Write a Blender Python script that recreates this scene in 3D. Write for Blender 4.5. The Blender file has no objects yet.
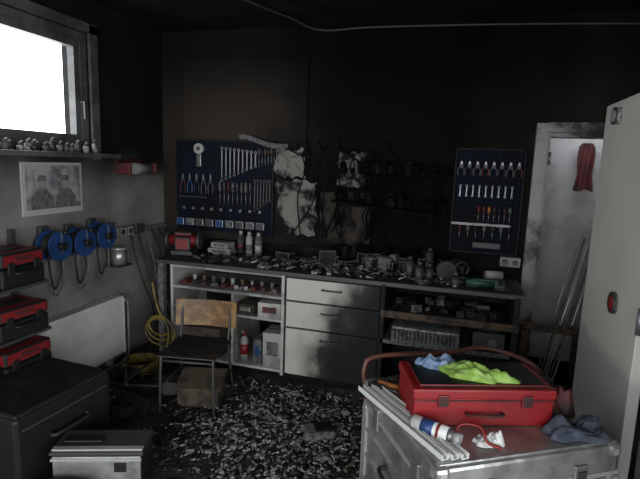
import bpy, bmesh, math, random
from mathutils import Matrix, Vector, noise, Euler
R=math.radians
random.seed(7)
col=bpy.context.collection
# ------------------------------------------------------------ materials
def nm(name):
    m=bpy.data.materials.new(name);m.use_nodes=True
    nt=m.node_tree;b=nt.nodes['Principled BSDF'];return m,nt,b
def N(nt,t,**k):
    n=nt.nodes.new(t)
    for a,v in k.items(): setattr(n,a,v)
    return n
def mat(name,c,rough=.6,metal=0,c2=None,scale=6,lo=.45,hi=.6,bump=0,bscale=40,spec=None):
    m,nt,b=nm(name)
    b.inputs['Roughness'].default_value=rough;b.inputs['Metallic'].default_value=metal
    b.inputs['Base Color'].default_value=(*c,1)
    if spec is not None: b.inputs['Specular IOR Level'].default_value=spec
    tc=N(nt,'ShaderNodeTexCoord')
    if c2:
        no=N(nt,'ShaderNodeTexNoise');no.inputs['Scale'].default_value=scale;no.inputs['Detail'].default_value=7
        no.inputs['Roughness'].default_value=.65
        nt.links.new(tc.outputs['Object'],no.inputs['Vector'])
        mr=N(nt,'ShaderNodeMapRange',interpolation_type='SMOOTHSTEP');mr.inputs[1].default_value=lo;mr.inputs[2].default_value=hi
        nt.links.new(no.outputs['Fac'],mr.inputs[0])
        mx=N(nt,'ShaderNodeMix',data_type='RGBA');mx.inputs[6].default_value=(*c,1);mx.inputs[7].default_value=(*c2,1)
        nt.links.new(mr.outputs[0],mx.inputs[0]);nt.links.new(mx.outputs[2],b.inputs['Base Color'])
    if bump:
        n2=N(nt,'ShaderNodeTexNoise');n2.inputs['Scale'].default_value=bscale;n2.inputs['Detail'].default_value=5
        nt.links.new(tc.outputs['Object'],n2.inputs['Vector'])
        bp=N(nt,'ShaderNodeBump');bp.inputs['Strength'].default_value=bump;bp.inputs['Distance'].default_value=.02
        nt.links.new(n2.outputs['Fac'],bp.inputs['Height']);nt.links.new(bp.outputs[0],b.inputs['Normal'])
    return m
def smoke_mat(name,clean,soot,axis,z0,z1,nscale=2.5,namp=.5,rough=.8,mot=(.65,1.15)):
    """paint whose soot deposit grows with world position along an axis, edge broken by noise"""
    m,nt,b=nm(name);b.inputs['Roughness'].default_value=rough
    b.inputs['Specular IOR Level'].default_value=.2
    g=N(nt,'ShaderNodeNewGeometry');s=N(nt,'ShaderNodeSeparateXYZ');nt.links.new(g.outputs['Position'],s.inputs[0])
    no=N(nt,'ShaderNodeTexNoise');no.inputs['Scale'].default_value=nscale;no.inputs['Detail'].default_value=8
    nt.links.new(g.outputs['Position'],no.inputs['Vector'])
    a=N(nt,'ShaderNodeMath',operation='MULTIPLY_ADD');a.inputs[1].default_value=namp;nt.links.new(no.outputs['Fac'],a.inputs[0])
    nt.links.new(s.outputs[axis],a.inputs[2])
    mr=N(nt,'ShaderNodeMapRange',interpolation_type='SMOOTHSTEP')
    mr.inputs[1].default_value=z0+namp*.5;mr.inputs[2].default_value=z1+namp*.5
    nt.links.new(a.outputs[0],mr.inputs[0])
    mx=N(nt,'ShaderNodeMix',data_type='RGBA');mx.inputs[6].default_value=(*clean,1);mx.inputs[7].default_value=(*soot,1)
    nt.links.new(mr.outputs[0],mx.inputs[0])
    n3=N(nt,'ShaderNodeTexNoise');n3.inputs['Scale'].default_value=3;n3.inputs['Detail'].default_value=8
    nt.links.new(g.outputs['Position'],n3.inputs['Vector'])
    m3=N(nt,'ShaderNodeMapRange');m3.inputs[1].default_value=.35;m3.inputs[2].default_value=.7;m3.inputs[3].default_value=mot[0];m3.inputs[4].default_value=mot[1]
    nt.links.new(n3.outputs['Fac'],m3.inputs[0])
    mm=N(nt,'ShaderNodeVectorMath',operation='SCALE');nt.links.new(mx.outputs[2],mm.inputs[0]);nt.links.new(m3.outputs[0],mm.inputs['Scale'])
    nt.links.new(mm.outputs[0],b.inputs['Base Color'])
    return m
def back_wall_mat(name='sooted_back_wall',gain=1.0):
    m,nt,b=nm(name);b.inputs['Roughness'].default_value=.9;b.inputs['Specular IOR Level'].default_value=.10
    g=N(nt,'ShaderNodeNewGeometry');s=N(nt,'ShaderNodeSeparateXYZ');nt.links.new(g.outputs['Position'],s.inputs[0])
    no=N(nt,'ShaderNodeTexNoise');no.inputs['Scale'].default_value=2.2;no.inputs['Detail'].default_value=8
    nt.links.new(g.outputs['Position'],no.inputs['Vector'])
    sub=N(nt,'ShaderNodeMath',operation='ADD');sub.inputs[1].default_value=.50;nt.links.new(s.outputs[0],sub.inputs[0])
    ab=N(nt,'ShaderNodeMath',operation='ABSOLUTE');nt.links.new(sub.outputs[0],ab.inputs[0])
    a=N(nt,'ShaderNodeMath',operation='MULTIPLY_ADD');a.inputs[1].default_value=.9;nt.links.new(no.outputs['Fac'],a.inputs[0]);nt.links.new(ab.outputs[0],a.inputs[2])
    cr=N(nt,'ShaderNodeValToRGB');e=cr.color_ramp.elements
    e[0].position=.32;e[0].color=(.0030*gain,.0029*gain,.0028*gain,1);e[1].position=.62;e[1].color=(.028*gain,.0230*gain,.019*gain,1)
    x=cr.color_ramp.elements.new(.47);x.color=(.011*gain,.0092*gain,.0078*gain,1)
    d=N(nt,'ShaderNodeMath',operation='DIVIDE');d.inputs[1].default_value=3;nt.links.new(a.outputs[0],d.inputs[0])
    nt.links.new(d.outputs[0],cr.inputs[0])
    mr=N(nt,'ShaderNodeMapRange',interpolation_type='SMOOTHSTEP');mr.inputs[1].default_value=2.1;mr.inputs[2].default_value=2.8;mr.inputs[3].default_value=1;mr.inputs[4].default_value=.25
    nt.links.new(s.outputs[2],mr.inputs[0])
    mm=N(nt,'ShaderNodeVectorMath',operation='SCALE');nt.links.new(cr.outputs[0],mm.inputs[0]);nt.links.new(mr.outputs[0],mm.inputs['Scale'])
    nt.links.new(mm.outputs[0],b.inputs['Base Color'])
    return m
def peg_mat(name,c,pitch=.038,rad=.22):
    m,nt,b=nm(name);b.inputs['Roughness'].default_value=.8;b.inputs['Specular IOR Level'].default_value=.1
    tc=N(nt,'ShaderNodeTexCoord');s=N(nt,'ShaderNodeSeparateXYZ');nt.links.new(tc.outputs['Object'],s.inputs[0])
    c1=N(nt,'ShaderNodeCombineXYZ');nt.links.new(s.outputs[0],c1.inputs[0]);nt.links.new(s.outputs[2],c1.inputs[1])
    v=N(nt,'ShaderNodeVectorMath',operation='SCALE');v.inputs['Scale'].default_value=1/pitch;nt.links.new(c1.outputs[0],v.inputs[0])
    f=N(nt,'ShaderNodeVectorMath',operation='FRACTION');nt.links.new(v.outputs[0],f.inputs[0])
    sb=N(nt,'ShaderNodeVectorMath',operation='SUBTRACT');sb.inputs[1].default_value=(.5,.5,0);nt.links.new(f.outputs[0],sb.inputs[0])
    l=N(nt,'ShaderNodeVectorMath',operation='LENGTH');nt.links.new(sb.outputs[0],l.inputs[0])
    lt=N(nt,'ShaderNodeMath',operation='LESS_THAN');lt.inputs[1].default_value=rad;nt.links.new(l.outputs['Value'],lt.inputs[0])
    no=N(nt,'ShaderNodeTexNoise');no.inputs['Scale'].default_value=3;no.inputs['Detail'].default_value=6;nt.links.new(tc.outputs['Object'],no.inputs['Vector'])
    mr=N(nt,'ShaderNodeMapRange');mr.inputs[1].default_value=.4;mr.inputs[2].default_value=.65;nt.links.new(no.outputs['Fac'],mr.inputs[0])
    m0=N(nt,'ShaderNodeMix',data_type='RGBA');m0.inputs[6].default_value=(*c,1);m0.inputs[7].default_value=(c[0]*.35+.003,c[1]*.35+.003,c[2]*.35,1);nt.links.new(mr.outputs[0],m0.inputs[0])
    mx=N(nt,'ShaderNodeMix',data_type='RGBA');nt.links.new(lt.outputs[0],mx.inputs[0]);nt.links.new(m0.outputs[2],mx.inputs[6]);mx.inputs[7].default_value=(.0015,.0015,.002,1)
    nt.links.new(mx.outputs[2],b.inputs['Base Color']);return m

M={}
M['black']=mat('charred_black',(.008,.008,.008),.75,c2=(.018,.017,.016),scale=12,bump=.3,spec=.25)
M['plast_black']=mat('black_plastic',(.011,.011,.012),.45,spec=.3)
M['soot']=mat('soot_crust',(.006,.006,.006),.9,c2=(.018,.016,.014),scale=9,lo=.5,hi=.75,bump=.6,bscale=25,spec=.15)
M['soot2']=mat('deep_soot',(.003,.003,.003),.95,c2=(.008,.007,.006),scale=9,lo=.5,hi=.75,bump=.6,bscale=25,spec=.06)
M['ceil']=mat('sooted_ceiling',(.006,.0055,.005),.9,c2=(.011,.0095,.008),scale=3,spec=.1)
M['ash']=mat('pale_ash',(.34,.34,.335),.9,c2=(.10,.10,.10),scale=30)
M['ash2']=mat('grey_ash',(.12,.12,.12),.9,c2=(.04,.04,.04),scale=30)
M['brownash']=mat('burnt_brown',(.08,.055,.035),.9,c2=(.02,.015,.012),scale=20)
M['white_dirty']=mat('sooted_white_laminate',(.42,.405,.375),.5,c2=(.12,.112,.10),scale=3,lo=.42,hi=.70)
M['white']=mat('white_plastic',(.58,.58,.56),.4)
M['greyw']=mat('grey_white_paint',(.30,.30,.29),.5,c2=(.17,.17,.165),scale=4)
M['alu']=mat('scratched_aluminium',(.46,.46,.45),.38,.75,c2=(.24,.235,.22),scale=5,lo=.4,hi=.68,bump=.5,bscale=8)
M['alu_clean']=mat('bright_aluminium',(.55,.55,.55),.35,.6)
M['steel']=mat('tool_steel',(.20,.20,.205),.4,.6)
M['dark_steel']=mat('dark_steel',(.06,.06,.06),.55,.5)
M['red']=mat('red_steel_enamel',(.22,.007,.009),.42,c2=(.12,.006,.007),scale=4,lo=.5,hi=.8)
M['redpl']=mat('red_plastic',(.17,.008,.010),.5)
M['dred']=mat('sooty_red',(.075,.008,.009),.65,c2=(.025,.007,.007),scale=8)
M['blue']=mat('blue_plastic',(.010,.042,.14),.5)
M['cloth_blue']=mat('pale_blue_cloth',(.14,.21,.33),.9,c2=(.23,.31,.43),scale=20)
M['cloth_green']=mat('lime_green_cloth',(.20,.34,.05),.9,c2=(.30,.46,.12),scale=25)
M['cloth_navy']=mat('navy_fabric',(.04,.05,.07),.9,c2=(.08,.09,.12),scale=15)
M['wood']=mat('scorched_beech',(.24,.135,.045),.5,c2=(.12,.06,.022),scale=7)
M['card']=mat('cardboard',(.08,.058,.038),.85,c2=(.03,.023,.016),scale=7)
M['rubber']=mat('black_rubber',(.01,.01,.01),.6)
M['yellow']=mat('yellow_hose_rubber',(.18,.125,.02),.5,c2=(.05,.036,.013),scale=10)
M['green']=mat('dark_green_plastic',(.012,.05,.04),.45)
M['orange']=mat('orange_plastic',(.3,.09,.02),.45)
M['brown_tube']=mat('rusty_red_tube',(.13,.045,.032),.45,c2=(.07,.033,.026),scale=12)
M['char_panel']=mat('blistered_white_panel',(.17,.16,.145),.75,c2=(.006,.006,.006),scale=4,lo=.46,hi=.58,bump=.4,bscale=9,spec=.15)
M['char_panel2']=mat('scorched_grey_panel',(.034,.028,.023),.8,c2=(.006,.006,.006),scale=5,lo=.42,hi=.6,bump=.5,bscale=12,spec=.15)
M['benchtop']=mat('burnt_bench_top',(.012,.011,.010),.6,c2=(.05,.045,.04),scale=6,lo=.52,hi=.72,bump=.5)
M['bluepeg']=peg_mat('blue_perforated_steel',(.0065,.0088,.020))
M['brownpanel']=back_wall_mat('smoke_browned_panel',1.15)
M['leftwall']=smoke_mat('sooted_left_wall',(.22,.21,.195),(.007,.0066,.006),2,1.35,1.90,namp=.4,mot=(.6,1.1))
M['leaf']=smoke_mat('smoke_stained_door_paint',(.40,.39,.375),(.60,.57,.52),2,.84,.93,nscale=1.4,namp=.35,rough=.45,mot=(.93,1.04))
M['innerwall']=mat('dusty_plaster',(.36,.36,.365),.8,c2=(.27,.27,.275),scale=3)
M['frame']=mat('door_frame_paint',(.30,.29,.275),.5,c2=(.03,.026,.023),scale=2.5,lo=.44,hi=.60)
M['winframe']=mat('window_frame_sooted',(.09,.09,.09),.5,c2=(.045,.045,.045),scale=4)
M['radiator']=mat('radiator_enamel',(.62,.61,.58),.45,c2=(.42,.40,.37),scale=2.5,lo=.45,hi=.75)
M['cable_grey']=mat('sooted_cable',(.04,.038,.036),.6)
M['paper']=mat('poster_paper',(.36,.35,.34),.7)
M['p1']=mat('poster_grey',(.12,.12,.125),.7,c2=(.06,.06,.06),scale=30)
M['p2']=mat('poster_face',(.24,.22,.20),.7)

def floor_mat():
    m,nt,b=nm('ash_covered_floor');b.inputs['Roughness'].default_value=.7;b.inputs['Specular IOR Level'].default_value=.3
    tc=N(nt,'ShaderNodeNewGeometry')
    n1=N(nt,'ShaderNodeTexNoise');n1.inputs['Scale'].default_value=1.6;n1.inputs['Detail'].default_value=9;nt.links.new(tc.outputs['Position'],n1.inputs['Vector'])
    n2=N(nt,'ShaderNodeTexNoise');n2.inputs['Scale'].default_value=38;n2.inputs['Detail'].default_value=6;nt.links.new(tc.outputs['Position'],n2.inputs['Vector'])
    mu=N(nt,'ShaderNodeMath',operation='MULTIPLY');nt.links.new(n1.outputs['Fac'],mu.inputs[0]);nt.links.new(n2.outputs['Fac'],mu.inputs[1])
    cr=N(nt,'ShaderNodeValToRGB');e=cr.color_ramp.elements;e[0].position=.18;e[0].color=(.010,.010,.010,1);e[1].position=.40;e[1].color=(.12,.117,.11,1)
    x=cr.color_ramp.elements.new(.27);x.color=(.035,.034,.032,1)
    nt.links.new(mu.outputs[0],cr.inputs[0]);nt.links.new(cr.outputs[0],b.inputs['Base Color'])
    bp=N(nt,'ShaderNodeBump');bp.inputs['Strength'].default_value=.8;bp.inputs['Distance'].default_value=.02
    nt.links.new(n2.outputs['Fac'],bp.inputs['Height']);nt.links.new(bp.outputs[0],b.inputs['Normal'])
    return m
M['floor']=floor_mat()
def poster_mat():
    m,nt,b=nm('poster_print');b.inputs['Roughness'].default_value=.6
    tc=N(nt,'ShaderNodeTexCoord')
    n=N(nt,'ShaderNodeTexNoise');n.inputs['Scale'].default_value=9;n.inputs['Detail'].default_value=3;nt.links.new(tc.outputs['Object'],n.inputs['Vector'])
    cr=N(nt,'ShaderNodeValToRGB');e=cr.color_ramp.elements;e[0].position=.40;e[0].color=(.10,.10,.105,1);e[1].position=.6;e[1].color=(.32,.31,.29,1)
    x=e.new(.5);x.color=(.20,.205,.21,1)
    nt.links.new(n.outputs['Fac'],cr.inputs[0]);nt.links.new(cr.outputs[0],b.inputs['Base Color']);return m
M['poster']=poster_mat()

# ------------------------------------------------------------ builder
class B:
    def __init__(s,name): s.name=name;s.bm=bmesh.new();s.m=[]
    def mi(s,m):
        m=M[m]
        if m not in s.m: s.m.append(m)
        return s.m.index(m)
    def _set(s,vs,m,sm=False):
        i=s.mi(m)
        for f in {f for v in vs for f in v.link_faces}: f.material_index=i;f.smooth=sm
    def box(s,c,d,m,rot=(0,0,0),bev=0):
        X=Matrix.Translation(c)@Euler([R(a) for a in rot]).to_matrix().to_4x4()@Matrix.Diagonal((*d,1))
        r=bmesh.ops.create_cube(s.bm,size=1,matrix=X);s._set(r['verts'],m)
        if bev:
            es=list({e for v in r['verts'] for e in v.link_edges})
            bmesh.ops.bevel(s.bm,geom=es,offset=bev,segments=2,affect='EDGES',profile=.5)
        return s
    def cyl(s,p0,p1,r,m,r1=None,seg=16,sm=True):
        p0=Vector(p0);p1=Vector(p1);d=p1-p0
        X=Matrix.Translation((p0+p1)/2)@d.to_track_quat('Z','Y').to_matrix().to_4x4()
        q=bmesh.ops.create_cone(s.bm,cap_ends=True,segments=seg,radius1=r,radius2=r if r1 is None else r1,depth=d.length,matrix=X)
        s._set(q['verts'],m,sm)
        for f in {f for v in q['verts'] for f in v.link_faces}:
            if len(f.verts)>4: f.smooth=False
        return s
    def sph(s,c,r,m,sc=(1,1,1)):
        q=bmesh.ops.create_uvsphere(s.bm,u_segments=16,v_segments=10,radius=r,matrix=Matrix.Translation(c)@Matrix.Diagonal((*sc,1)))
        s._set(q['verts'],m,True);return s
    def tube(s,pts,r,m,seg=8,closed=False,res=6):
        P=[Vector(p) for p in pts];n=len(P);Q=[]
        rng=n if closed else n-1
        for i in range(rng):
            a=P[(i-1)%n] if closed or i>0 else P[0];b=P[i];c=P[(i+1)%n];d=P[(i+2)%n] if closed or i+2<n else P[-1]
            for k in range(res):
                t=k/res
                Q.append(.5*((2*b)+(c-a)*t+(2*a-5*b+4*c-d)*t*t+(-a+3*b-3*c+d)*t**3))
        if not closed: Q.append(P[-1])
        i_=s.mi(m);rings=[];L=len(Q);up=None
        for i,p in enumerate(Q):
            tg=(Q[(i+1)%L]-Q[i-1]) if closed else (Q[min(i+1,L-1)]-Q[max(i-1,0)])
            tg.normalize()
            if up is None: up=tg.orthogonal().normalized()
            up=(up-tg*up.dot(tg)).normalized();w=tg.cross(up)
            rings.append([s.bm.verts.new(p+(up*math.cos(2*math.pi*j/seg)+w*math.sin(2*math.pi*j/seg))*r) for j in range(seg)])
        for i in range(L if closed else L-1):
            a=rings[i];b=rings[(i+1)%L]
            for j in range(seg):
                f=s.bm.faces.new((a[j],a[(j+1)%seg],b[(j+1)%seg],b[j]));f.material_index=i_;f.smooth=True
        if not closed:
            for rr in (rings[0][::-1],rings[-1]):
                f=s.bm.faces.new(rr);f.material_index=i_
        return s
    def ring(s,c,rad,r,m,axis='Y',seg=8,n=12,sx=1,sy=1):
        pts=[]
        for k in range(n):
            a=2*math.pi*k/n;u=math.cos(a)*rad*sx;v=math.sin(a)*rad*sy
            pts.append(Vector(c)+{'X':Vector((0,u,v)),'Y':Vector((u,0,v)),'Z':Vector((u,v,0))}[axis])
        return s.tube(pts,r,m,seg,True,3)
    def prism(s,pts,ext,m,bev=0):
        vs=[s.bm.verts.new(p) for p in pts];e=Vector(ext);v2=[s.bm.verts.new(Vector(p)+e) for p in pts]
        n=len(pts);s.bm.faces.new(vs[::-1]);s.bm.faces.new(v2)
        for i in range(n): s.bm.faces.new((vs[i],vs[(i+1)%n],v2[(i+1)%n],v2[i]))
        s._set(vs+v2,m)
        if bev: bmesh.ops.bevel(s.bm,geom=list({e for v in vs+v2 for e in v.link_edges}),offset=bev,segments=2,affect='EDGES')
        return s
    def sheet(s,fn,nu,nv,m,sm=True):
        g=[[s.bm.verts.new(fn(i/nu,j/nv)) for j in range(nv+1)] for i in range(nu+1)];k=s.mi(m)
        for i in range(nu):
            for j in range(nv):
                f=s.bm.faces.new((g[i][j],g[i+1][j],g[i+1][j+1],g[i][j+1]));f.material_index=k;f.smooth=sm
        return s
    def done(s,loc=(0,0,0),rot=(0,0,0),parent=None):
        bmesh.ops.recalc_face_normals(s.bm,faces=s.bm.faces)
        me=bpy.data.meshes.new(s.name);s.bm.to_mesh(me);s.bm.free()
        for m in s.m: me.materials.append(m)
        o=bpy.data.objects.new(s.name,me);col.objects.link(o);o.location=loc;o.rotation_euler=[R(a) for a in rot]
        if parent: o.parent=parent
        return o
def crumple(name,loc,rx,ry,rot,h,m,seed,folds=1.6,rip=.25):
    b=B(name);k=b.mi(m);nr,na=18,56;V=[]
    for i in range(nr+1):
        row=[]
        for j in range(na):
            a=2*math.pi*j/na;r=i/nr
            e=1+.42*noise.noise((math.cos(a)*1.3+seed,math.sin(a)*1.3,seed))+.16*noise.noise((math.cos(a)*4+seed,math.sin(a)*4,seed+7))
            x=math.cos(a)*r*rx*e;y=math.sin(a)*r*ry*e
            n1=noise.noise((x/rx*folds+seed,y/ry*folds,seed*2));n2=noise.noise((x/rx*folds*2.6+y/ry*1.5,y/ry*folds*2,seed))
            z=h*max(0,.42+.75*n1+rip*abs(n2)*2)*(1-r**5)+.002
            row.append(b.bm.verts.new((x,y,z)))
            if i==0: break
        V.append(row)
    for j in range(na):
        f=b.bm.faces.new((V[0][0],V[1][j],V[1][(j+1)%na]));f.material_index=k;f.smooth=True
    for i in range(1,nr):
        for j in range(na):
            f=b.bm.faces.new((V[i][j],V[i+1][j],V[i+1][(j+1)%na],V[i][(j+1)%na]));f.material_index=k;f.smooth=True
    return b.done(loc,(0,0,rot))

XL,YB,ZC=-2.85,4.2,2.98
# ------------------------------------------------------------ room shell
B('floor').box((0.2,1.2,-.05),(6.5,7.6,.1),'floor').done()
B('ceiling').box((0.2,1.2,ZC+.05),(6.5,7.6,.1),'ceil').done()
w=B('wall_left')   # window opening Y 1.1..3.22, Z 1.84..2.72
w.box((XL-.12,-.95,ZC/2),(.24,4.1,ZC),'leftwall').box((XL-.12,3.81,ZC/2),(.24,1.18,ZC),'leftwall')
w.box((XL-.12,2.16,.92),(.24,2.12,1.84),'leftwall').box((XL-.12,2.16,(2.72+ZC)/2),(.24,2.12,ZC-2.72),'leftwall').done()
M['backwall']=back_wall_mat()
w=B('wall_back')   # door opening X .62..1.36, Z 0..2.11
w.box((-1.235,YB+.1,ZC/2),(3.71,.2,ZC),'backwall').box((2.1,YB+.1,ZC/2),(1.48,.2,ZC),'backwall')
w.box((.99,YB+.1,(2.11+ZC)/2),(.74,.2,ZC-2.11),'backwall').done()
# right wall with a wide opening added beside / behind the camera to light the left wall, Y -1.3..1.25
B('wall_right').box((.95,1.775,ZC/2),(.2,1.05,ZC),'leftwall').box((.95,-1.45,ZC/2),(.2,.3,ZC),'leftwall').box((.95,-.025,2.64),(.2,2.55,.68),'leftwall').done()
B('wall_alcove').box((1.9,2.4,ZC/2),(1.7,.2,ZC),'leftwall').box((2.55,3.35,ZC/2),(.2,1.7,ZC),'ceil').done()
w=B('wall_front') # garage opening behind the camera
w.box((-2.73,-1.7,ZC/2),(.24,.2,ZC),'leftwall').box((.73,-1.7,ZC/2),(.24,.2,ZC),'leftwall').box((-1,-1.7,2.80),(3.22,.2,.36),'leftwall').done()
B('wall_store_back').box((1.1,4.95,1.25),(1.6,.1,2.5),'innerwall').done()
B('wall_store_side').box((.57,4.65,1.25),(.1,.5,2.5),'innerwall').done()
B('wall_store_side').box((1.6,4.65,1.25),(.1,.5,2.5),'innerwall').done()
B('ceiling_store').box((1.1,4.65,2.45),(.94,.5,.1),'innerwall').done()
B('floor_store').box((1.1,4.65,-.05),(1.3,.7,.1),'innerwall').done()
# window
w=B('window_1')
def fr(y0,y1,z0,z1,x,t,d,m):
    w.box((x,(y0+y1)/2,z0+t/2),(d,y1-y0,t),m).box((x,(y0+y1)/2,z1-t/2),(d,y1-y0,t),m)
    w.box((x,y0+t/2,(z0+z1)/2),(d,t,z1-z0-2*t),m).box((x,y1-t/2,(z0+z1)/2),(d,t,z1-z0-2*t),m)
fr(1.1,3.22,1.84,2.72,XL-.06,.06,.10,'winframe')
fr(1.16,3.16,1.90,2.66,XL-.05,.055,.06,'winframe')
w.box((XL-.05,2.05,2.28),(.06,.07,.66),'winframe')
w.box((XL+.012,3.27,2.28),(.024,.08,1.02),'winframe').box((XL+.012,2.16,2.76),(.024,2.3,.07),'winframe')
w.cyl((XL-.01,3.14,2.2),(XL+.03,3.14,2.2),.01,'dark_steel').box((XL+.035,3.14,2.14),(.015,.02,.13),'dark_steel')
w.done()
B('trim_sill').box((XL+.10,2.2,1.80),(.20,2.25,.035),'winframe',bev=.005).done()
b=B('sill_bottle_row');y=1.7
while y<3.26:
    r=random.uniform(.014,.024);h=random.uniform(.03,.075);x=XL+.06+random.uniform(0,.06);m=random.choice(['greyw','ash2','ash2','dark_steel','ash2','ash'])
    b.cyl((x,y,1.8175),(x,y,1.8175+h),r,m,seg=12).cyl((x,y,1.8175+h),(x,y,1.8175+h+.02),r*.5,'ash2',seg=10)
    b.cyl((x,y,1.8175+h+.02),(x,y+.02,1.8175+h+.027),r*.3,'greyw',seg=8)
    y+=random.uniform(.04,.07)
b.done()
# door frame and leaf
w=B('trim_door_frame')
w.box((.585,YB-.02,1.085),(.09,.05,2.17),'frame').box((1.395,YB-.02,1.085),(.09,.05,2.17),'frame').box((.99,YB-.02,2.14),(.72,.05,.075),'frame')
w.box((.635,YB+.1,1.05),(.03,.24,2.1),'frame').box((1.345,YB+.1,1.05),(.03,.24,2.1),'frame').box((.99,YB+.1,2.085),(.68,.24,.03),'frame')
for z in (.3,1.1,1.85): w.cyl((.652,YB-.03,z),(.652,YB-.03,z+.1),.01,'steel')
w.done()
w=B('door_1')
w.box((.825,2.83,1.10),(.05,.94,2.19),'leaf',bev=.006)
for z in (.25,1.1,1.95): w.cyl((.80,2.345,z),(.80,2.345,z+.12),.012,'steel')
w.cyl((.80,3.02,2.11),(.775,3.02,2.11),.045,'ash').cyl((.776,3.02,2.11),(.765,3.02,2.11),.032,'greyw').ring((.772,3.02,2.11),.042,.006,'dark_steel','X')
w.cyl((.80,2.70,1.15),(.785,2.70,1.15),.055,'ash2').sph((.786,2.70,1.15),.040,'redpl',(.4,1,1)).ring((.786,2.70,1.15),.049,.008,'dark_steel','X')
w.done()
b=B('red_cloth')
def fj(u,v):
    wd=.060+.02*v+.008*math.sin(v*7);x=(u-.5)*2*wd*(.7 if v<.06 else 1)
    return Vector((x,-.05-.012*math.sin(u*11+v*2)-.02*math.sin(u*3.14),-v*.42-.01*math.sin(u*8)*(v>.9)))
b.sheet(fj,24,14,'dred').cyl((0,-.005,-.01),(0,-.07,.0),.008,'steel');b.done((1.06,4.9,2.06))
b=B('metal_rod_bundle')
for i in range(6):
    b.cyl((.68+i*.02,4.06-.02*i,.0),(.93+i*.025,4.12-.01*i,1.35-.05*(i%3)),.008,['greyw','ash2','alu_clean'][i%3],seg=8)
b.done()
b=B('scorched_sawhorse');b.box((.72,3.86,.62),(.5,.03,.06),'brownash').box((.56,3.86,.3),(.05,.03,.6),'brownash').box((.92,3.86,.3),(.05,.03,.6),'brownash').done()

# ------------------------------------------------------------ benches
b=B('workbench')
b.box((-1.0,3.87,.915),(3.0,.66,.035),'benchtop',bev=.004).box((-1.0,3.545,.915),(3.0,.02,.03),'dark_steel')
b.box((-.02,3.83,.69),(1.0,.6,.03),'black').box((-.02,3.83,.47),(1.0,.6,.03),'ash2').box((.45,3.85,.46),(.04,.64,.90),'black').box((-.50,3.85,.46),(.03,.64,.90),'black')
b.box((-.02,4.17,.47),(.96,.03,.9),'black').box((-.02,3.53,.69),(.98,.02,.05),'brownash').box((-2.46,3.58,.45),(.05,.05,.9),'ash2').box((-2.46,4.1,.45),(.05,.05,.9),'ash2')
b.box((-1.0,4.18,.985),(3.0,.025,.10),'soot')
b.done()
b=B('drawer_cabinet')
x0,x1=-1.29,-.52
b.box(((x0+x1)/2,3.87,.475),(x1-x0,.60,.83),'black').box(((x0+x1)/2,3.87,.03),(x1-x0-.04,.56,.06),'soot')
def fmat():
    m,nt,bb=nm('drawer_front_half_charred');bb.inputs['Roughness'].default_value=.65;bb.inputs['Specular IOR Level'].default_value=.25
    g=N(nt,'ShaderNodeNewGeometry');s=N(nt,'ShaderNodeSeparateXYZ');nt.links.new(g.outputs['Position'],s.inputs[0])
    no=N(nt,'ShaderNodeTexNoise');no.inputs['Scale'].default_value=4;no.inputs['Detail'].default_value=8;nt.links.new(g.outputs['Position'],no.inputs['Vector'])
    a=N(nt,'ShaderNodeMath',operation='MULTIPLY_ADD');a.inputs[1].default_value=.6;nt.links.new(no.outputs['Fac'],a.inputs[0]);nt.links.new(s.outputs[0],a.inputs[2])
    z=N(nt,'ShaderNodeMath',operation='MULTIPLY_ADD');z.inputs[1].default_value=-.5;nt.links.new(s.outputs[2],z.inputs[0]);nt.links.new(a.outputs[0],z.inputs[2])
    cr=N(nt,'ShaderNodeMapRange',interpolation_type='SMOOTHSTEP');cr.inputs[1].default_value=-1.10;cr.inputs[2].default_value=-.60;nt.links.new(z.outputs[0],cr.inputs[0])
    r2=N(nt,'ShaderNodeValToRGB');e=r2.color_ramp.elements;e[0].color=(.45,.435,.40,1);e[1].color=(.007,.007,.007,1);x=e.new(.4);x.color=(.21,.20,.18,1);x=e.new(.68);x.color=(.03,.027,.023,1)
    nt.links.new(cr.outputs[0],r2.inputs[0]);nt.links.new(r2.outputs[0],bb.inputs['Base Color']);return m
M['front']=fmat()
for z0,z1 in ((.70,.885),(.475,.69),(.07,.465)):
    b.box(((x0+x1)/2,3.56,(z0+z1)/2),(x1-x0-.008,.02,z1-z0),'front',bev=.003)
    zh=z1-.07
    b.tube([((x0+x1)/2-.07,3.55,zh),((x0+x1)/2-.07,3.525,zh),((x0+x1)/2+.07,3.525,zh),((x0+x1)/2+.07,3.55,zh)],.006,'dark_steel',res=3)
b.done()
b=B('shelf_cabinet')
x0,x1=-2.37,-1.31
for x in (x0+.012,x1-.012): b.box((x,3.87,.465),(.024,.60,.86),'white_dirty')
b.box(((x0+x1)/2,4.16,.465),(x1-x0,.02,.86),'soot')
for z,m in ((.885,'greyw'),(.70,'greyw'),(.07,'white_dirty')): b.box(((x0+x1)/2,3.87,z),(x1-x0-.048,.60,.022),m)
b.box((-1.545,3.87,.50),(.45,.58,.02),'greyw').box((-1.78,3.87,.385),(.02,.58,.61),'white_dirty').box(((x0+x1)/2,3.62,.03),(x1-x0-.05,.02,.06),'soot')
b.done()
def carton(name,c,d,m,rot=0,lab=None,flap=True):
    b=B(name);b.box((0,0,d[2]/2),d,m,bev=.003)
    if flap: b.box((0,0,d[2]+.001),(d[0]*.98,.02,.003),'ash2')
    if lab: b.box((0,-d[1]/2-.001,d[2]*.55),(d[0]*.6,.003,d[2]*.4),lab)
    return b.done(c,(0,0,rot))
carton('storage_carton',(-1.45,3.68,.511),(.20,.2,.13),'white_dirty',4,'dred')
carton('storage_carton',(-1.66,3.70,.511),(.17,.2,.09),'card',-6,'ash')
carton('paper_packet',(-1.42,3.70,.081),(.17,.22,.30),'greyw',3,'ash2')
carton('paper_packet',(-1.56,3.72,.081),(.07,.22,.22),'ash2',0,'blue')
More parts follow.
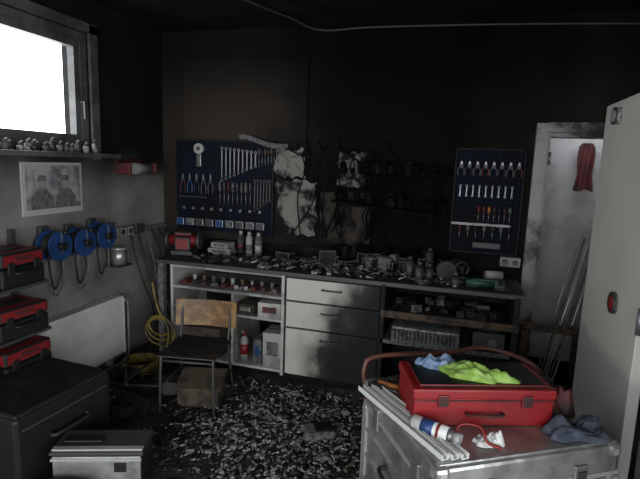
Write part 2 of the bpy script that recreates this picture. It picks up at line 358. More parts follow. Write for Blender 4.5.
b=B('cleaner_bottle');b.cyl((0,0,0),(0,0,.19),.035,'greyw').cyl((0,0,.19),(0,0,.22),.035,'greyw',r1=.014).cyl((0,0,.06),(0,0,.15),.0355,'redpl').cyl((0,0,.22),(0,0,.26),.013,'redpl').box((0,-.02,.268),(.02,.06,.022),'redpl',bev=.004).done((-1.70,3.66,.081))
carton('storage_carton',(-2.10,3.75,.081),(.36,.3,.26),'card',2,None)
b=B('shelf_tools')
for i in range(30):
    x=-2.29+i*.031;z=.711
    m=random.choice(['steel','ash2','steel','dark_steel','dred','greyw','card'])
    if i%3==0: b.cyl((x,3.60+random.random()*.05,z+.014),(x+random.uniform(-.05,.08),3.85,z+.014),.013,m,seg=10)
    elif i%3==1: b.box((x,3.7,z+.02),(.04,.14,.04),m,rot=(0,0,random.uniform(-20,20)),bev=.004)
    else: b.cyl((x,3.74,z),(x,3.74,z+.07),.018,m)
b.done()
b=B('scorched_heater')
b.box((0,0,.06),(.50,.30,.12),'ash2',bev=.01)
for i in range(16): b.box((-.22+i*.029,-.152,.06),(.008,.01,.08),'black')
b.box((0,-.15,.112),(.48,.012,.012),'ash').done((-.17,3.66,.485))
b=B('storage_crate');b.box((0,0,.012),(.26,.3,.024),'black');
for sx in (-1,1): b.box((sx*.12,0,.07),(.02,.3,.14),'dark_steel')
for sy in (-1,1): b.box((0,sy*.14,.07),(.26,.02,.14),'dark_steel')
b.cyl((.03,-.155,.07),(.03,-.16,.07),.03,'steel').done((.28,3.7,.485))
b=B('burnt_shelf_clutter')
for i in range(40):
    x=random.uniform(-.45,.38);s=random.uniform(.02,.06);b.box((x,random.uniform(3.58,3.9),.705+s*.5),(s*1.6,s,s),random.choice(['soot','black','ash2','brownash','soot']),rot=(random.uniform(-12,12),random.uniform(-12,12),random.uniform(0,180)))
b.done()

# ------------------------------------------------------------ wall storage boards
def wrench(b,x,y,z,L,m='steel',w=.011):
    b.box((x,y,z-L/2),(w,.006,L*.86),m).ring((x,y,z),w*1.0,w*.42,m,'Y',6,8)
    b.box((x-w*.7,y,z-L+.0),(w*.5,.007,w*2),m,rot=(0,-18,0)).box((x+w*.7,y,z-L),(w*.5,.007,w*2),m,rot=(0,18,0))
def driver(b,x,y,z,L,hm):
    b.cyl((x,y,z),(x,y,z-L*.42),.013,hm,seg=10).cyl((x,y,z-L*.42),(x,y,z-L),.0035,'steel',seg=6)
def pliers(b,x,y,z,L,hm):
    b.tube([(x-.022,y,z-L),(x-.026,y,z-L*.6),(x-.006,y,z-L*.36)],.007,hm,6,res=3).tube([(x+.022,y,z-L),(x+.026,y,z-L*.6),(x+.006,y,z-L*.36)],.007,hm,6,res=3)
    b.cyl((x,y-.006,z-L*.33),(x,y+.006,z-L*.33),.016,'dark_steel',seg=10).prism([(x-.013,y-.005,z-L*.3),(x+.013,y-.005,z-L*.3),(x+.005,y-.005,z),(x-.005,y-.005,z)],(0,.01,0),'steel')
yp=YB-.03
b=B('pegboard')
b.box((-.0,0,0),(1.0,.02,.86),'bluepeg')
for sx in (-1,1): b.box((sx*.505,-.004,0),(.012,.035,.88),'black')
for sz in (-1,1): b.box((0,-.004,sz*.435),(1.02,.035,.012),'black')
b.box((0,-.004,-.02),(1.0,.03,.006),'black')
b.done((-2.17,yp+.008,1.545))
b=B('hanging_tool_set');y=yp-.02
for i in range(9): wrench(b,-2.18+i*.043,y,1.91-.004*i,.30-.022*i)
for i in range(7): driver(b,-1.80+i*.03,y,1.92,.18-.01*i,['dark_steel','plast_black','dark_steel','dred','dark_steel','plast_black','ash2'][i])
for i in range(5): pliers(b,-2.60+i*.075,y,1.66,.19,['dred','blue','plast_black','dark_steel','dark_steel'][i])
for i in range(8): driver(b,-2.20+i*.045,y,1.60,.22,['ash2','dark_steel','dred','ash2','dark_steel','ash2','ash2','dark_steel'][i])
for i in range(6): wrench(b,-1.84+i*.03,y,1.62,.28-.02*i,'dark_steel')
b.cyl((-2.42,y+.02,1.90),(-2.42,y-.02,1.90),.05,'greyw').cyl((-2.42,y-.02,1.90),(-2.42,y-.025,1.90),.02,'dark_steel')
b.box((-2.42,y,1.79),(.05,.03,.12),'ash2',bev=.008)
for i in range(9): b.box((-2.60+i*.105,y-.02,1.20),(.085,.08,.07),['blue','ash2','dark_steel','dark_steel','blue','ash2','dark_steel','ash2','dark_steel'][i],bev=.006)
for i in range(9): b.cyl((-2.58+i*.1,y+.01,1.33),(-2.58+i*.1,y-.02,1.33),.014,'steel',seg=10)
for i in range(10): b.cyl((-2.62+i*.03,y+.01,1.44),(-2.62+i*.03,y-.02,1.44),.010,'dark_steel',seg=8)
b.done()
b=B('pegboard');b.box((0,0,0),(.52,.02,.84),'bluepeg')
for sx in (-1,1): b.box((sx*.265,-.004,0),(.012,.035,.86),'black')
for sz in (-1,1): b.box((0,-.004,sz*.425),(.54,.035,.012),'black')
b.done((.215,yp+.008,1.535))
b=B('hanging_tool_set')
for i in range(8): pliers(b,-.005+i*.063,y,1.86,.12,['dark_steel','plast_black','dark_steel','dred','dark_steel','plast_black','dark_steel','dred'][i])
for i in range(9): wrench(b,.0+i*.05,y,1.66,.08,'steel',.008)
for i in range(7): driver(b,.16+i*.04,y,1.50,.13,['dred','dred','orange','dred','plast_black','dred','ash2'][i])
b.box((.18,y-.01,1.35),(.46,.035,.02),'greyw').box((.24,y-.012,1.18),(.22,.05,.05),'dark_steel',bev=.005)
for i in range(7): driver(b,.02+i*.065,y,1.34,.11,['dred','ash2','plast_black','ash2','dred','ash2','plast_black'][i])
b.done()
B('trim_wall_panel').box((-1.98,YB-.010,2.35),(1.24,.020,.72),'brownpanel').done()
b=B('peeling_plaster_strip')
b.sheet(lambda u,v:Vector((-2.02+u*.50,YB-.03-.05*math.sin(u*3.1)-.04*v*u,2.02-.09*u+.012*math.sin(u*7)+(v-.5)*.045)),20,4,'ash2').done()
def charred(name,x0,x1,z0,z1,m,seed,yo=.03):
    b=B(name)
    def f(u,v):
        x=x0+(x1-x0)*u;z=z0+(z1-z0)*v
        x+=.03*noise.noise((v*4,seed,u*2));z+=.035*noise.noise((u*5,seed+3,v*2))
        return Vector((x,YB-yo-.03*abs(noise.noise((u*3,v*3,seed)))*2,z))
    b.sheet(f,20,24,m);b.box(((x0+x1)/2,YB-yo/2,(z0+z1)/2),(abs(x1-x0)*.8,yo,abs(z1-z0)*.8),'soot')
    b.done()
charred('charred_panel',-1.64,-1.36,1.67,1.92,'char_panel',1.3)
charred('charred_panel',-1.62,-1.24,1.14,1.64,'char_panel',8.1,.035)
charred('charred_panel',-1.05,-.80,1.60,1.90,'char_panel',4.2)
charred('charred_panel',-1.20,-.74,1.08,1.55,'char_panel2',2.2)
b=B('burnt_cable_bundle')
for i in range(9):
    xx=-1.45+i*.1;b.tube([(xx,YB-.02,1.98+random.uniform(-.05,.05)),(xx+random.uniform(-.1,.2),YB-.09,1.75),(xx+random.uniform(-.05,.15),YB-.10,1.5),(xx+random.uniform(-.1,.1),YB-.09,1.15)],.006,'soot2',6)
b.tube([(-1.6,YB-.03,1.95),(-1.3,YB-.10,1.85),(-1.05,YB-.10,1.92),(-.78,YB-.05,1.77)],.008,'soot',6)
b.done()
b=B('burnt_shelf_remains')   # collapsed shelf with melted contents
random.seed(21)
b.box((-.62,YB-.09,1.44),(.9,.16,.022),'soot2',rot=(0,5,0)).box((-.45,YB-.08,1.72),(.7,.14,.02),'soot2',rot=(0,-4,0))
for i in range(110):
    x=random.uniform(-1.02,-.10);base=random.choice([1.46,1.74,1.02])
    s=random.uniform(.02,.07);b.box((x,YB-.03-random.random()*.09,base+s*.6),(s,s*.8,s*random.uniform(.8,2.2)),random.choice(['soot2','soot2','soot2','soot']),rot=(random.uniform(-20,20),random.uniform(-25,25),random.uniform(0,90)))
for i in range(26):
    x=random.uniform(-1.05,-.12);z=random.choice([1.43,1.70]);b.tube([(x,YB-.13,z),(x+random.uniform(-.03,.03),YB-.15,z-random.uniform(.05,.12)),(x+random.uniform(-.05,.05),YB-.12,z-random.uniform(.15,.28))],random.uniform(.004,.010),'soot2',6,res=4)
b.done()
random.seed(11)

# ------------------------------------------------------------ bench clutter
b=B('bench_debris')
for i in range(620):
    x=random.gauss(-1.0,.6);yy=random.uniform(3.58,4.12)
    if x<-2.25 or x>.4: continue
    s=random.uniform(.008,.032);m=random.choices(['black','soot','ash2','ash','brownash','steel'],[4,4,4,2,2.5,.6])[0]
    z=.935+s*.25
    if random.random()<.3: 
        a=random.random()*6.28;l=random.uniform(.03,.12);b.cyl((x,yy,z+.004),(x+math.cos(a)*l,yy+.3*math.sin(a)*l,z+.008+random.random()*.02),s*.28,m,seg=6)
    else: b.box((x,yy,z),(s*random.uniform(.8,3),s*random.uniform(.6,2),s*.7),m,rot=(random.uniform(-25,25),random.uniform(-25,25),random.uniform(0,180)))
for i in range(34):
    x=random.gauss(-.7,.45);h=random.uniform(.04,.13)
    if -1.6<x<.35: b.box((x,random.uniform(3.95,4.12),.932+h/2),(random.uniform(.05,.16),.1,h),random.choice(['black','soot','black','ash2']),rot=(0,random.uniform(-8,8),random.uniform(-30,30)),bev=.006)
b.done()
b=B('bench_grinder')
b.box((0,0,.02),(.2,.16,.04),'dark_steel',bev=.005).box((0,0,.10),(.15,.13,.13),'redpl',bev=.02).cyl((-.14,0,.13),(.14,0,.13),.045,'redpl')
for s in (-1,1): b.cyl((s*.13,0,.13),(s*.16,0,.13),.075,'dark_steel',seg=24).cyl((s*.12,0,.13),(s*.165,0,.13),.02,'dark_steel')
b.box((0,0,.19),(.16,.07,.03),'redpl',bev=.01)
b.done((-2.40,3.84,.9325),(0,0,12))
for i,(x,yy,m) in enumerate([(-1.83,4.02,'greyw'),(-1.73,4.0,'ash2'),(-1.93,4.05,'dark_steel')]):
    b=B('aerosol_can');b.cyl((0,0,0),(0,0,.17),.032,m).cyl((0,0,.17),(0,0,.19),.032,m,r1=.018).cyl((0,0,.19),(0,0,.225),.017,'greyw');b.cyl((0,0,.05),(0,0,.11),.0325,['ash2','greyw','dred'][i]);b.done((x,yy,.9325))
carton('small_parts_box',(-2.10,4.0,.9325),(.22,.14,.06),'greyw',5,'ash2')
carton('small_parts_box',(-2.09,4.0,.9945),(.18,.12,.05),'greyw',-4,'ash2')
b=B('angle_grinder')
b.cyl((-.13,0,.035),(.08,0,.035),.03,'green').box((.11,0,.035),(.08,.07,.065),'dark_steel',bev=.012).cyl((.13,0,.0),(.13,0,.012),.06,'dark_steel',seg=24).cyl((-.2,0,.035),(-.13,0,.035),.024,'plast_black').cyl((.11,-.03,.05),(.11,-.13,.06),.014,'plast_black').box((0,0,.06),(.16,.04,.02),'green',bev=.005)
b.done((.22,3.66,.9325),(0,0,8))
b=B('circular_saw')
b.box((0,0,.004),(.28,.14,.006),'steel').cyl((-.02,-.02,.078),(-.02,.02,.078),.075,'dark_steel',seg=24).cyl((.0,.02,.08),(.0,.1,.08),.04,'green').tube([(.04,0,.10),(.1,0,.15),(.16,0,.10),(.14,0,.05)],.016,'plast_black')
b.done((-.04,3.80,.9325),(0,0,20))
b=B('paper_roll');b.cyl((0,0,.04),(.13,0,.04),.04,'white_dirty').cyl((-.001,0,.04),(.131,0,.04),.015,'card').done((.24,3.92,.9325),(0,0,10))
for x,yy,h in [(-.25,3.64,.12),(-.18,3.70,.10),(-.33,3.72,.14),(.02,3.62,.07),(-.20,4.02,.17)]:
    B('burnt_canister').cyl((0,0,0),(0,0,h),.033,'dark_steel').cyl((0,0,h),(0,0,h+.02),.033,'black',r1=.015).cyl((0,0,h+.02),(0,0,h+.035),.014,'ash2').done((x,yy,.9325))
b=B('wall_socket')
x,z=.44,1.03
b.box((x,YB-.02,z+.02),(.16,.04,.08),'greyw',bev=.006)
for s in (-1,1): b.cyl((x+s*.04,YB-.04,z+.02),(x+s*.04,YB-.045,z+.02),.024,'ash2')
b.done()

# ------------------------------------------------------------ left wall things
b=B('radiator');z0,z1,y0,y1=.08,.60,2.30,3.45
b.box((XL+.075,(y0+y1)/2,(z0+z1)/2),(.02,y1-y0,z1-z0),'radiator',bev=.006)
b.box((XL+.05,(y0+y1)/2,z1-.01),(.08,y1-y0,.02),'radiator').box((XL+.05,y1-.005,(z0+z1)/2),(.08,.01,z1-z0),'radiator').box((XL+.02,(y0+y1)/2,(z0+z1)/2),(.04,y1-y0-.1,z1-z0-.08),'greyw')
b.tube([(XL+.05,y1,.14),(XL+.05,3.50,.14),(XL+.05,3.50,.0)],.011,'greyw').tube([(XL+.05,y1,.54),(XL+.05,3.54,.54),(XL+.05,3.54,.0)],.011,'greyw').cyl((XL+.05,y1,.54),(XL+.05,y1+.06,.54),.022,'white')
b.box((XL+.04,2.6,.04),(.06,.03,.08),'greyw').box((XL+.04,3.3,.04),(.06,.03,.08),'greyw')
b.done()
b=B('wall_poster');b.box((XL+.006,2.83,1.555),(.01,.54,.37),'paper').box((XL+.013,2.83,1.565),(.003,.49,.31),'poster')
for cy,s in ((2.72,1),(2.93,1.05)):
    X=XL+.0155
    b.prism([(X,cy-.10*s,1.412),(X,cy+.10*s,1.412),(X,cy+.09*s,1.50),(X,cy+.035*s,1.555),(X,cy-.035*s,1.555),(X,cy-.09*s,1.50)],(.001,0,0),'p1')
    b.cyl((X,cy,1.60),(X+.0015,cy,1.60),.038*s,'p2').prism([(X+.002,cy-.042,1.61),(X+.002,cy+.042,1.61),(X+.002,cy+.03,1.65),(X+.002,cy-.03,1.65)],(.001,0,0),'p1')
b.done()
b=B('cable_trunking');b.box((XL+.015,3.80,1.13),(.03,.78,.05),'ash2',bev=.004)
for yy in (3.50,3.60): b.box((XL+.035,yy,1.15),(.05,.085,.085),'greyw',bev=.006).cyl((XL+.06,yy,1.15),(XL+.064,yy,1.15),.026,'dark_steel')
b.box((XL+.03,3.75,1.15),(.04,.12,.09),'dark_steel',bev=.006);b.done()
b=B('paper_towel_holder')
b.box((XL+.08,3.50,1.70),(.16,.03,.10),'dred',bev=.01).box((XL+.08,3.86,1.70),(.16,.03,.10),'dred',bev=.01).cyl((XL+.08,3.52,1.70),(XL+.08,3.84,1.70),.05,'greyw').box((XL+.01,3.68,1.73),(.02,.36,.10),'dred').done()
b=B('metal_canister');b.cyl((XL+.09,3.40,.89),(XL+.09,3.40,1.02),.06,'alu',seg=20).cyl((XL+.09,3.40,1.02),(XL+.09,3.40,1.035),.063,'alu_clean',seg=20).tube([(XL+.15,3.40,1.0),(XL+.19,3.40,.99),(XL+.185,3.40,.92),(XL+.15,3.40,.91)],.007,'dark_steel')
b.box((XL+.08,3.40,.88),(.16,.16,.015),'dark_steel').done()
def reel(name,y,z):
    b=B(name);x=XL+.02
    b.box((x,y,z+.02),(.04,.08,.22),'dark_steel',bev=.006)
    b.cyl((x+.03,y,z),(x+.05,y,z),.105,'blue',seg=28).cyl((x+.05,y,z),(x+.14,y,z),.06,'plast_black',seg=24).cyl((x+.14,y,z),(x+.155,y,z),.105,'blue',seg=28)
    for k in range(4): b.ring((x+.065+k*.02,y,z),.072,.010,'rubber','X',6,16)
    b.cyl((x+.155,y,z),(x+.19,y,z),.03,'plast_black').box((x+.17,y+.0,z+.03),(.02,.03,.16),'blue',bev=.006).cyl((x+.17,y,z+.10),(x+.22,y,z+.10),.014,'plast_black')
    b.tube([(x+.1,y-.06,z-.05),(x+.1,y-.05,z-.2),(x+.08,y+.0,z-.32),(x+.09,y+.06,z-.2),(x+.1,y+.03,z-.08)],.008,'rubber',6)
    b.tube([(x+.1,y+.05,z-.05),(x+.1,y+.07,z-.25),(x+.07,y+.02,z-.38),(x+.09,y-.04,z-.3)],.007,'ash2',6)
    b.done()
reel('cable_reel',2.70,1.16);reel('cable_reel',2.94,1.15);reel('cable_reel',3.17,1.17)
b=B('power_tool_rack')
for z in (.38,.66,.98): b.box((XL+.16,2.06,z),(.30,.78,.02),'dark_steel')
for yy in (1.68,2.44): b.box((XL+.03,yy,.80),(.04,.03,1.0),'dark_steel')
b.done()
def tcase(name,y,z,h=.2,w=.34,m='redpl',dx=0,rz=0):
    b=B(name)
    b.box((0,0,h*.28),(.27,w,h*.54),'plast_black',bev=.012).box((0,0,h*.78),(.27,w,h*.42),m,bev=.015)
    for s in (-1,1): b.box((.137,s*w*.3,h*.55),(.012,.045,h*.35),'plast_black',bev=.003)
    b.tube([(.13,-.07,h*.42),(.165,-.065,h*.42),(.165,.065,h*.42),(.13,.07,h*.42)],.009,'plast_black',6,res=4)
    b.box((.137,0,h*.80),(.006,w*.4,h*.14),'dred').box((0,0,h*.995),(.12,w*.5,.012),'plast_black',bev=.004)
    b.done((XL+.17+dx,y,z),(0,0,rz))
tcase('power_tool_case',2.27,.99,.22,.32,rz=3);tcase('power_tool_case',1.9,.99,.2,.3)
tcase('power_tool_case',2.26,.67,.2,.34,dx=.01,rz=-3);tcase('power_tool_case',1.88,.67,.2,.32)
tcase('power_tool_case',2.26,.39,.22,.34,dx=.02);tcase('power_tool_case',1.88,.39,.2,.32)
b=B('power_cable')
for k in range(5):
    o=k*.05
    b.tube([(XL+.05,3.62+o*2,1.12),(XL+.10+o*.3,3.60+o*2,.95),(XL+.16+o,3.62+o,.70-.04*k),(XL+.20+o,3.7+o,.45),(XL+.16+o*2,3.78,.25),(XL+.2+o,3.66,.02)],.008,['rubber','rubber','ash2','rubber','rubber'][k],6)
b.done()
b=B('yellow_air_hose')
for k in range(5): b.ring((XL+.36,3.30,.02+k*.02),.17-.008*k,.011,'yellow','Z',6,16)
for k in range(3): b.ring((XL+.40,3.52,.34-.03*k),.11+.02*k,.010,'yellow','Y',6,16,1,.8)
b.tube([(XL+.52,3.4,.11),(XL+.5,3.5,.3),(XL+.38,3.52,.5),(XL+.30,3.56,.72)],.011,'yellow',6);b.done()
b=B('floor_equipment_heap')
for i in range(18):
    s=random.uniform(.08,.22);b.box((random.uniform(-2.6,-2.05),random.uniform(2.65,3.10),s*.35),(s*1.5,s,s*.7),random.choice(['black','soot','plast_black','dark_steel']),rot=(random.uniform(-15,15),random.uniform(-15,15),random.uniform(0,180)),bev=.01)
for i in range(6):
    b.tube([(random.uniform(-2.6,-2.0),random.uniform(2.6,3.1),.05+random.random()*.15) for _ in range(5)],.012,'rubber',6)
b.done()

# ------------------------------------------------------------ chair
b=B('wooden_chair')
for sx in (-1,1):
    b.tube([(sx*.20,-.20,0),(sx*.19,-.19,.38),(sx*.19,-.15,.415),(sx*.19,.15,.415)],.011,'dark_steel',8,res=4)
    b.tube([(sx*.21,.24,0),(sx*.19,.17,.38),(sx*.19,.20,.55),(sx*.19,.235,.71)],.011,'dark_steel',8,res=4)
    b.cyl((sx*.205,-.19,.18),(sx*.20,.21,.18),.008,'dark_steel')
b.cyl((-.19,-.19,.39),(.19,-.19,.39),.009,'dark_steel').cyl((-.19,.18,.41),(.19,.18,.41),.009,'dark_steel')
b.sheet(lambda u,v:Vector(((u-.5)*.42,-.21+v*.42,.435-.012*math.sin(u*3.14)+.008*math.cos(v*6))),12,12,'plast_black').box((0,0,.424),(.41,.41,.012),'black',bev=.005)
b.sheet(lambda u,v:Vector(((u-.5)*.48,.19+.035*math.sin(u*3.14)+v*.02,.52+v*.20)),14,4,'wood').sheet(lambda u,v:Vector(((u-.5)*.48,.202+.035*math.sin(u*3.14)+v*.02,.52+v*.20)),14,4,'wood')
b.done((-1.78,3.0,0),(0,0,10))
b=B('cardboard_scrap');b.box((0,0,.165),(.34,.26,.015),'card',rot=(12,0,0)).box((0,0,.07),(.3,.24,.14),'card',bev=.004).done((-1.76,3.04,0),(0,0,15))

# ------------------------------------------------------------ floor debris
b=B('ash_debris')
def flake(x,y,s,m):
    b.box((x,y,s*.35+.004),(s*random.uniform(.5,2.4),s*random.uniform(.3,.9),.004+s*.12),m,rot=(random.uniform(-22,22),random.uniform(-22,22),random.uniform(0,180)))
def dens(x,y): return noise.noise((x*2.3,y*2.3,3.1))
for i in range(4200):
    x=random.gauss(-.98,.38);yy=random.gauss(2.8,.42)
    if yy>3.5 or x<-2.0 or (x>-.35 and yy<2.7) or dens(x,yy)<random.uniform(-.5,.25): continue
    flake(x,yy,random.uniform(.006,.025),random.choices(['ash','ash2','soot','brownash','greyw'],[6,5,3,1,1])[0])
for i in range(1100):
    flake(random.uniform(-1.9,-.45),random.uniform(1.7,3.5),random.uniform(.008,.03),random.choices(['ash','ash2','soot','black','brownash'],[1.5,3,5,4,1])[0])
b.done()
b=B('charred_block');b.box((0,0,.03),(.2,.13,.06),'ash2',rot=(0,0,0),bev=.008).box((.03,0,.065),(.12,.09,.02),'soot').done((-.78,2.86,0),(0,0,25))

# ------------------------------------------------------------ left foreground
b=B('black_equipment_case')
b.box((0,0,.24),(.50,.64,.46),'plast_black',bev=.02).box((0,0,.475),(.48,.62,.03),'black',bev=.01)
b.box((.252,0,.40),(.01,.56,.012),'dark_steel');b.tube([(.25,-.12,.3),(.29,-.11,.3),(.29,.11,.3),(.25,.12,.3)],.011,'rubber')
for sx in(-1,1):
    for sy in (-1,1): b.cyl((sx*.2,sy*.26,0),(sx*.2,sy*.26,.02),.025,'rubber')
b.done((-2.28,2.06,0),(0,0,-4))
b=B('metal_instrument_box')
b.box((0,0,.13),(.46,.20,.26),'plast_black',bev=.008).box((0,0,.265),(.48,.22,.02),'dark_steel',bev=.004).box((0,-.102,.18),(.45,.006,.14),'alu',bev=.002).box((.12,-.108,.19),(.06,.012,.05),'plast_black').box((0,-.11,.235),(.46,.012,.014),'alu_clean').box((-.1,.0,.282),(.2,.05,.015),'plast_black',bev=.004).box((0,-.08,.280),(.46,.03,.010),'alu_clean')
b.done((-1.75,1.99,.0),(0,0,20))
B('red_fuel_can').box((0,0,.08),(.26,.14,.16),'dred',bev=.02).cyl((.07,0,.15),(.10,0,.19),.02,'black').tube([(-.09,0,.16),(-.06,0,.19),(.03,0,.19),(.05,0,.16)],.01,'dred').done((-1.80,1.74,0),(0,0,16))

# ------------------------------------------------------------ case, cart handle, top contents
ang=31;A=Vector((.0,1.57,0));ux=Vector((math.cos(R(ang)),math.sin(R(ang)),0));wy=Vector((-ux.y,ux.x,0))
W,D=.78,.72
b=B('aluminium_transport_case')
b.box((W/2,D/2,.40),(W-.02,D-.02,.50),'alu',bev=.01).box((W/2,D/2,.715),(W,D,.11),'alu',bev=.014)
b.box((W/2,D/2,.655),(W+.006,D+.006,.016),'alu_clean').box((W/2,D/2,.772),(W-.03,D-.03,.012),'alu',bev=.004)
for x in (0,W):
    for y_ in (0,D):
        b.box((x+(.012 if x==0 else -.012),y_+(.012 if y_==0 else -.012),.40),(.04,.04,.50),'alu_clean',bev=.01)
        b.box((x+(.022 if x==0 else -.022),y_+(.022 if y_==0 else -.022),.745),(.06,.06,.06),'alu_clean',bev=.018)
        b.cyl((x+(.1 if x==0 else -.1)-.015,y_+(.1 if y_==0 else -.1),.05),(x+(.1 if x==0 else -.1)+.015,y_+(.1 if y_==0 else -.1),.05),.05,'rubber',seg=20)
b.box((W/2,D/2,.125),(W,D,.05),'dark_steel')
for i in range(1,4): b.box((W/2,D/2,.14+.13*i),(W+.002,D+.002,.012),'alu',bev=.004)
for xx in (.2,.6): b.box((xx,-.006,.66),(.06,.014,.10),'steel',bev=.004).box((xx,-.014,.67),(.035,.01,.04),'dark_steel')
for yy in (.15,.55): b.box((-.006,yy,.66),(.014,.06,.10),'steel',bev=.004)
b.tube([(.33,-.0,.5),(.33,-.035,.49),(.47,-.035,.49),(.47,0,.5)],.009,'plast_black')
b.tube([(-.0,.25,.5),(-.035,.25,.49),(-.035,.42,.49),(0,.42,.5)],.009,'plast_black')
b.done(A,(0,0,ang))
b=B('cart_push_handle')
pl=A+wy*(D+.05)+ux*.03;pr_=A+wy*(D+.05)+ux*(W-.05)
b.tube([(pl.x,pl.y,.0),(pl.x,pl.y,.60),(pl.x-.02,pl.y,.80),(pl.x+.05,pl.y+.05,.855),(.0,2.45,.86),(pr_.x-.06,pr_.y-.02,.86),(pr_.x+.12,pr_.y-.04,.845),(pr_.x+.22,pr_.y-.12,.80),(pr_.x+.20,pr_.y-.12,.6),(pr_.x+.20,pr_.y-.12,.0)],.012,'brown_tube',10,res=8)
b.done()
ZT=.779
TB=Vector((.115,2.04,ZT));ta=19
b=B('red_toolbox')
w,d,h=.57,.27,.165
b.box((0,0,h*.36),(w,d,h*.72),'red',bev=.006).box((0,0,h*.82),(w+.012,d+.012,h*.26),'red',bev=.008).box((0,0,h*.965),(w-.05,d-.04,.012),'plast_black',bev=.003)
b.box((0,-d/2-.003,h*.66),(w,.004,.006),'dred')
for s in (-1,1): b.box((s*.17,-d/2-.007,h*.66),(.045,.012,.05),'dred',bev=.003)
b.tube([(-.07,-d/2,h*.35),(-.065,-d/2-.025,h*.35),(.065,-d/2-.025,h*.35),(.07,-d/2,h*.35)],.006,'dred',res=4)
b.done(TB,(0,0,ta))
ZL=ZT+.163
crumple('microfibre_cloth',(-.04,2.07,ZL),.085,.055,20,.05,'cloth_blue',2.1)
crumple('microfibre_cloth',(.12,2.02,ZL),.145,.075,-10,.05,'cloth_green',5.7)
b=B('aluminium_profile_bundle')
P0=Vector((-.36,2.06,ZT));P1=Vector((.03,1.63,ZT));dd=(P1-P0).normalized();nn=Vector((-dd.y,dd.x,0));L=(P1-P0).length
th=math.degrees(math.atan2(dd.y,dd.x))
for i in range(3):
    c=(P0+P1)/2+nn*(i*.036-.01)+dd*(.012*i);z=c.z+.012
    b.box((c.x,c.y,z-.008),(L,.028,.004),'white',rot=(0,0,th))
    for s in (-1,1):
        cc=c+nn*s*.013;b.box((cc.x,cc.y,z),(L,.004,.022),'white',rot=(0,0,th))
b.done()
b=B('spray_can');p=Vector((-.105,1.80,ZT+.030));q=Vector((.03,1.745,ZT+.030))
b.cyl(p,q,.029,'white',seg=20).cyl(p+(q-p)*.25,p+(q-p)*.6,.0295,'blue',seg=20).cyl(q,q+(q-p)*.12,.029,'steel',r1=.018).cyl(q+(q-p)*.12,q+(q-p)*.32,.02,'greyw').cyl(p,p-(q-p)*.04,.027,'steel');b.cyl(p+(q-p)*.7,p+(q-p)*.78,.0296,'redpl',seg=20);b.done()
crumple('paper_rag',(.18,1.79,ZT),.055,.035,10,.05,'white',9.2)
b=B('red_carry_strap');b.tube([(.05,1.77,ZT+.008),(.07,1.80,ZT+.05),(.14,1.79,ZT+.06),(.17,1.76,ZT+.02),(.22,1.76,ZT+.007)],.006,'redpl');b.done()
b=B('screwdriver');b.cyl((-.30,2.13,ZT+.014),(-.20,2.10,ZT+.014),.013,'orange').cyl((-.20,2.10,ZT+.014),(-.10,2.07,ZT+.012),.004,'steel');b.cyl((-.32,2.135,ZT+.014),(-.30,2.13,ZT+.014),.012,'plast_black').done()
b=B('screwdriver');b.cyl((-.34,2.10,ZT+.013),(-.26,2.08,ZT+.013),.012,'plast_black').cyl((-.26,2.08,ZT+.013),(-.2,2.06,ZT+.012),.004,'steel').done()
b=B('loose_hand_tools')
for i in range(9):
    x=-.30+i*.035;yy=2.17+i*.018
    if i%2: b.cyl((x,yy,ZT+.011),(x+.07,yy+.03,ZT+.011),.010,['plast_black','dred','ash2','greyw'][i//2%4],seg=10)
    else: b.box((x,yy,ZT+.009),(.06,.025,.018),['dark_steel','card','ash2','plast_black','white_dirty'][i//2%5],rot=(0,0,i*23),bev=.003)
b.done()
crumple('dark_jacket',(.52,1.99,ZT),.14,.075,25,.07,'cloth_navy',3.3)
crumple('red_work_glove',(.47,2.17,ZT),.085,.065,20,.12,'dred',6.3)
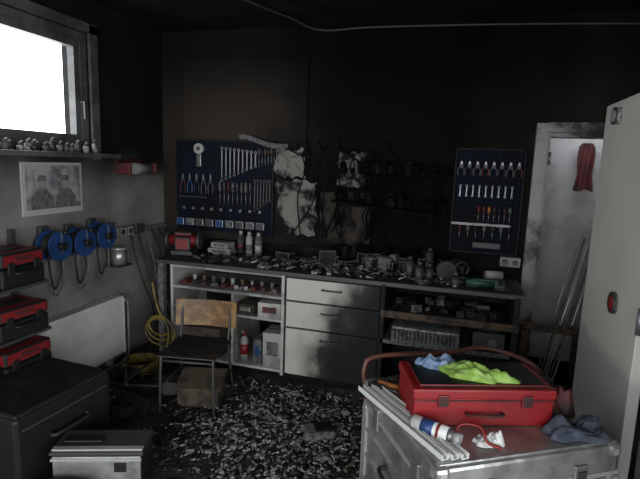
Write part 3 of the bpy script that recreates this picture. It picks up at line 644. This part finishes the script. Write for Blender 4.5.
b=B('black_tool_pouch');b.box((0,0,.035),(.16,.1,.07),'plast_black',bev=.02).box((0,-.052,.03),(.12,.012,.045),'dred',bev=.005).tube([(-.06,0,.06),(-.03,0,.1),(.03,0,.1),(.06,0,.06)],.007,'dred').done((.40,2.32,ZT),(0,0,40))

# ------------------------------------------------------------ ceiling cable
b=B('ceiling_cable')
b.tube([(-1.75,2.9,ZC-.01),(-1.62,3.4,ZC-.02),(-1.45,3.9,ZC-.012),(-1.25,4.17,ZC-.05),(-.8,4.185,2.94),(.2,4.185,2.92),(1.3,4.185,2.88),(2.2,4.185,2.86)],.008,'cable_grey',8).done()

# ------------------------------------------------------------ light
wd=bpy.data.worlds.new('overcast');bpy.context.scene.world=wd;wd.use_nodes=True
bg=wd.node_tree.nodes['Background'];bg.inputs[0].default_value=(.93,.965,1,1);bg.inputs[1].default_value=6.2
def area(name,loc,rot,sx,sy,p,colr,portal=False):
    l=bpy.data.lights.new(name,'AREA');l.shape='RECTANGLE';l.size=sx;l.size_y=sy;l.energy=p;l.color=colr
    if portal: l.cycles.is_portal=True
    o=bpy.data.objects.new(name,l);col.objects.link(o);o.location=loc;o.rotation_euler=[R(a) for a in rot];return o
area('window_portal',(XL-.2,2.16,2.28),(0,-90,0),.88,2.1,1,(1,1,1),True)
area('garage_portal',(-1,-1.75,1.3),(90,0,0),3.2,2.6,1,(1,1,1),True)
area('added_side_opening_portal',(1.02,-.025,1.15),(0,90,0),2.3,2.55,1,(1,1,1),True)  # sky light through the unseen opening added in the right wall
area('store_room_fill',(1.1,4.6,2.38),(0,0,0),.5,.2,4,(.95,.97,1))  # fill light without a fixture, added to brighten the store room interior
sc=bpy.context.scene
try:
    sc.view_settings.view_transform='Standard';sc.view_settings.look='None';sc.view_settings.exposure=0
except Exception as e: print(e)
# ------------------------------------------------------------ camera
cd=bpy.data.cameras.new('camera');cam=bpy.data.objects.new('camera',cd);col.objects.link(cam)
cam.matrix_world=Matrix.Translation((0,0,1.8))@Matrix.Rotation(R(16),4,'Z')@Matrix.Rotation(R(81),4,'X')@Matrix.Rotation(R(2),4,'Z')
cd.sensor_width=36;cd.lens=27;cd.clip_start=.05
sc.camera=cam
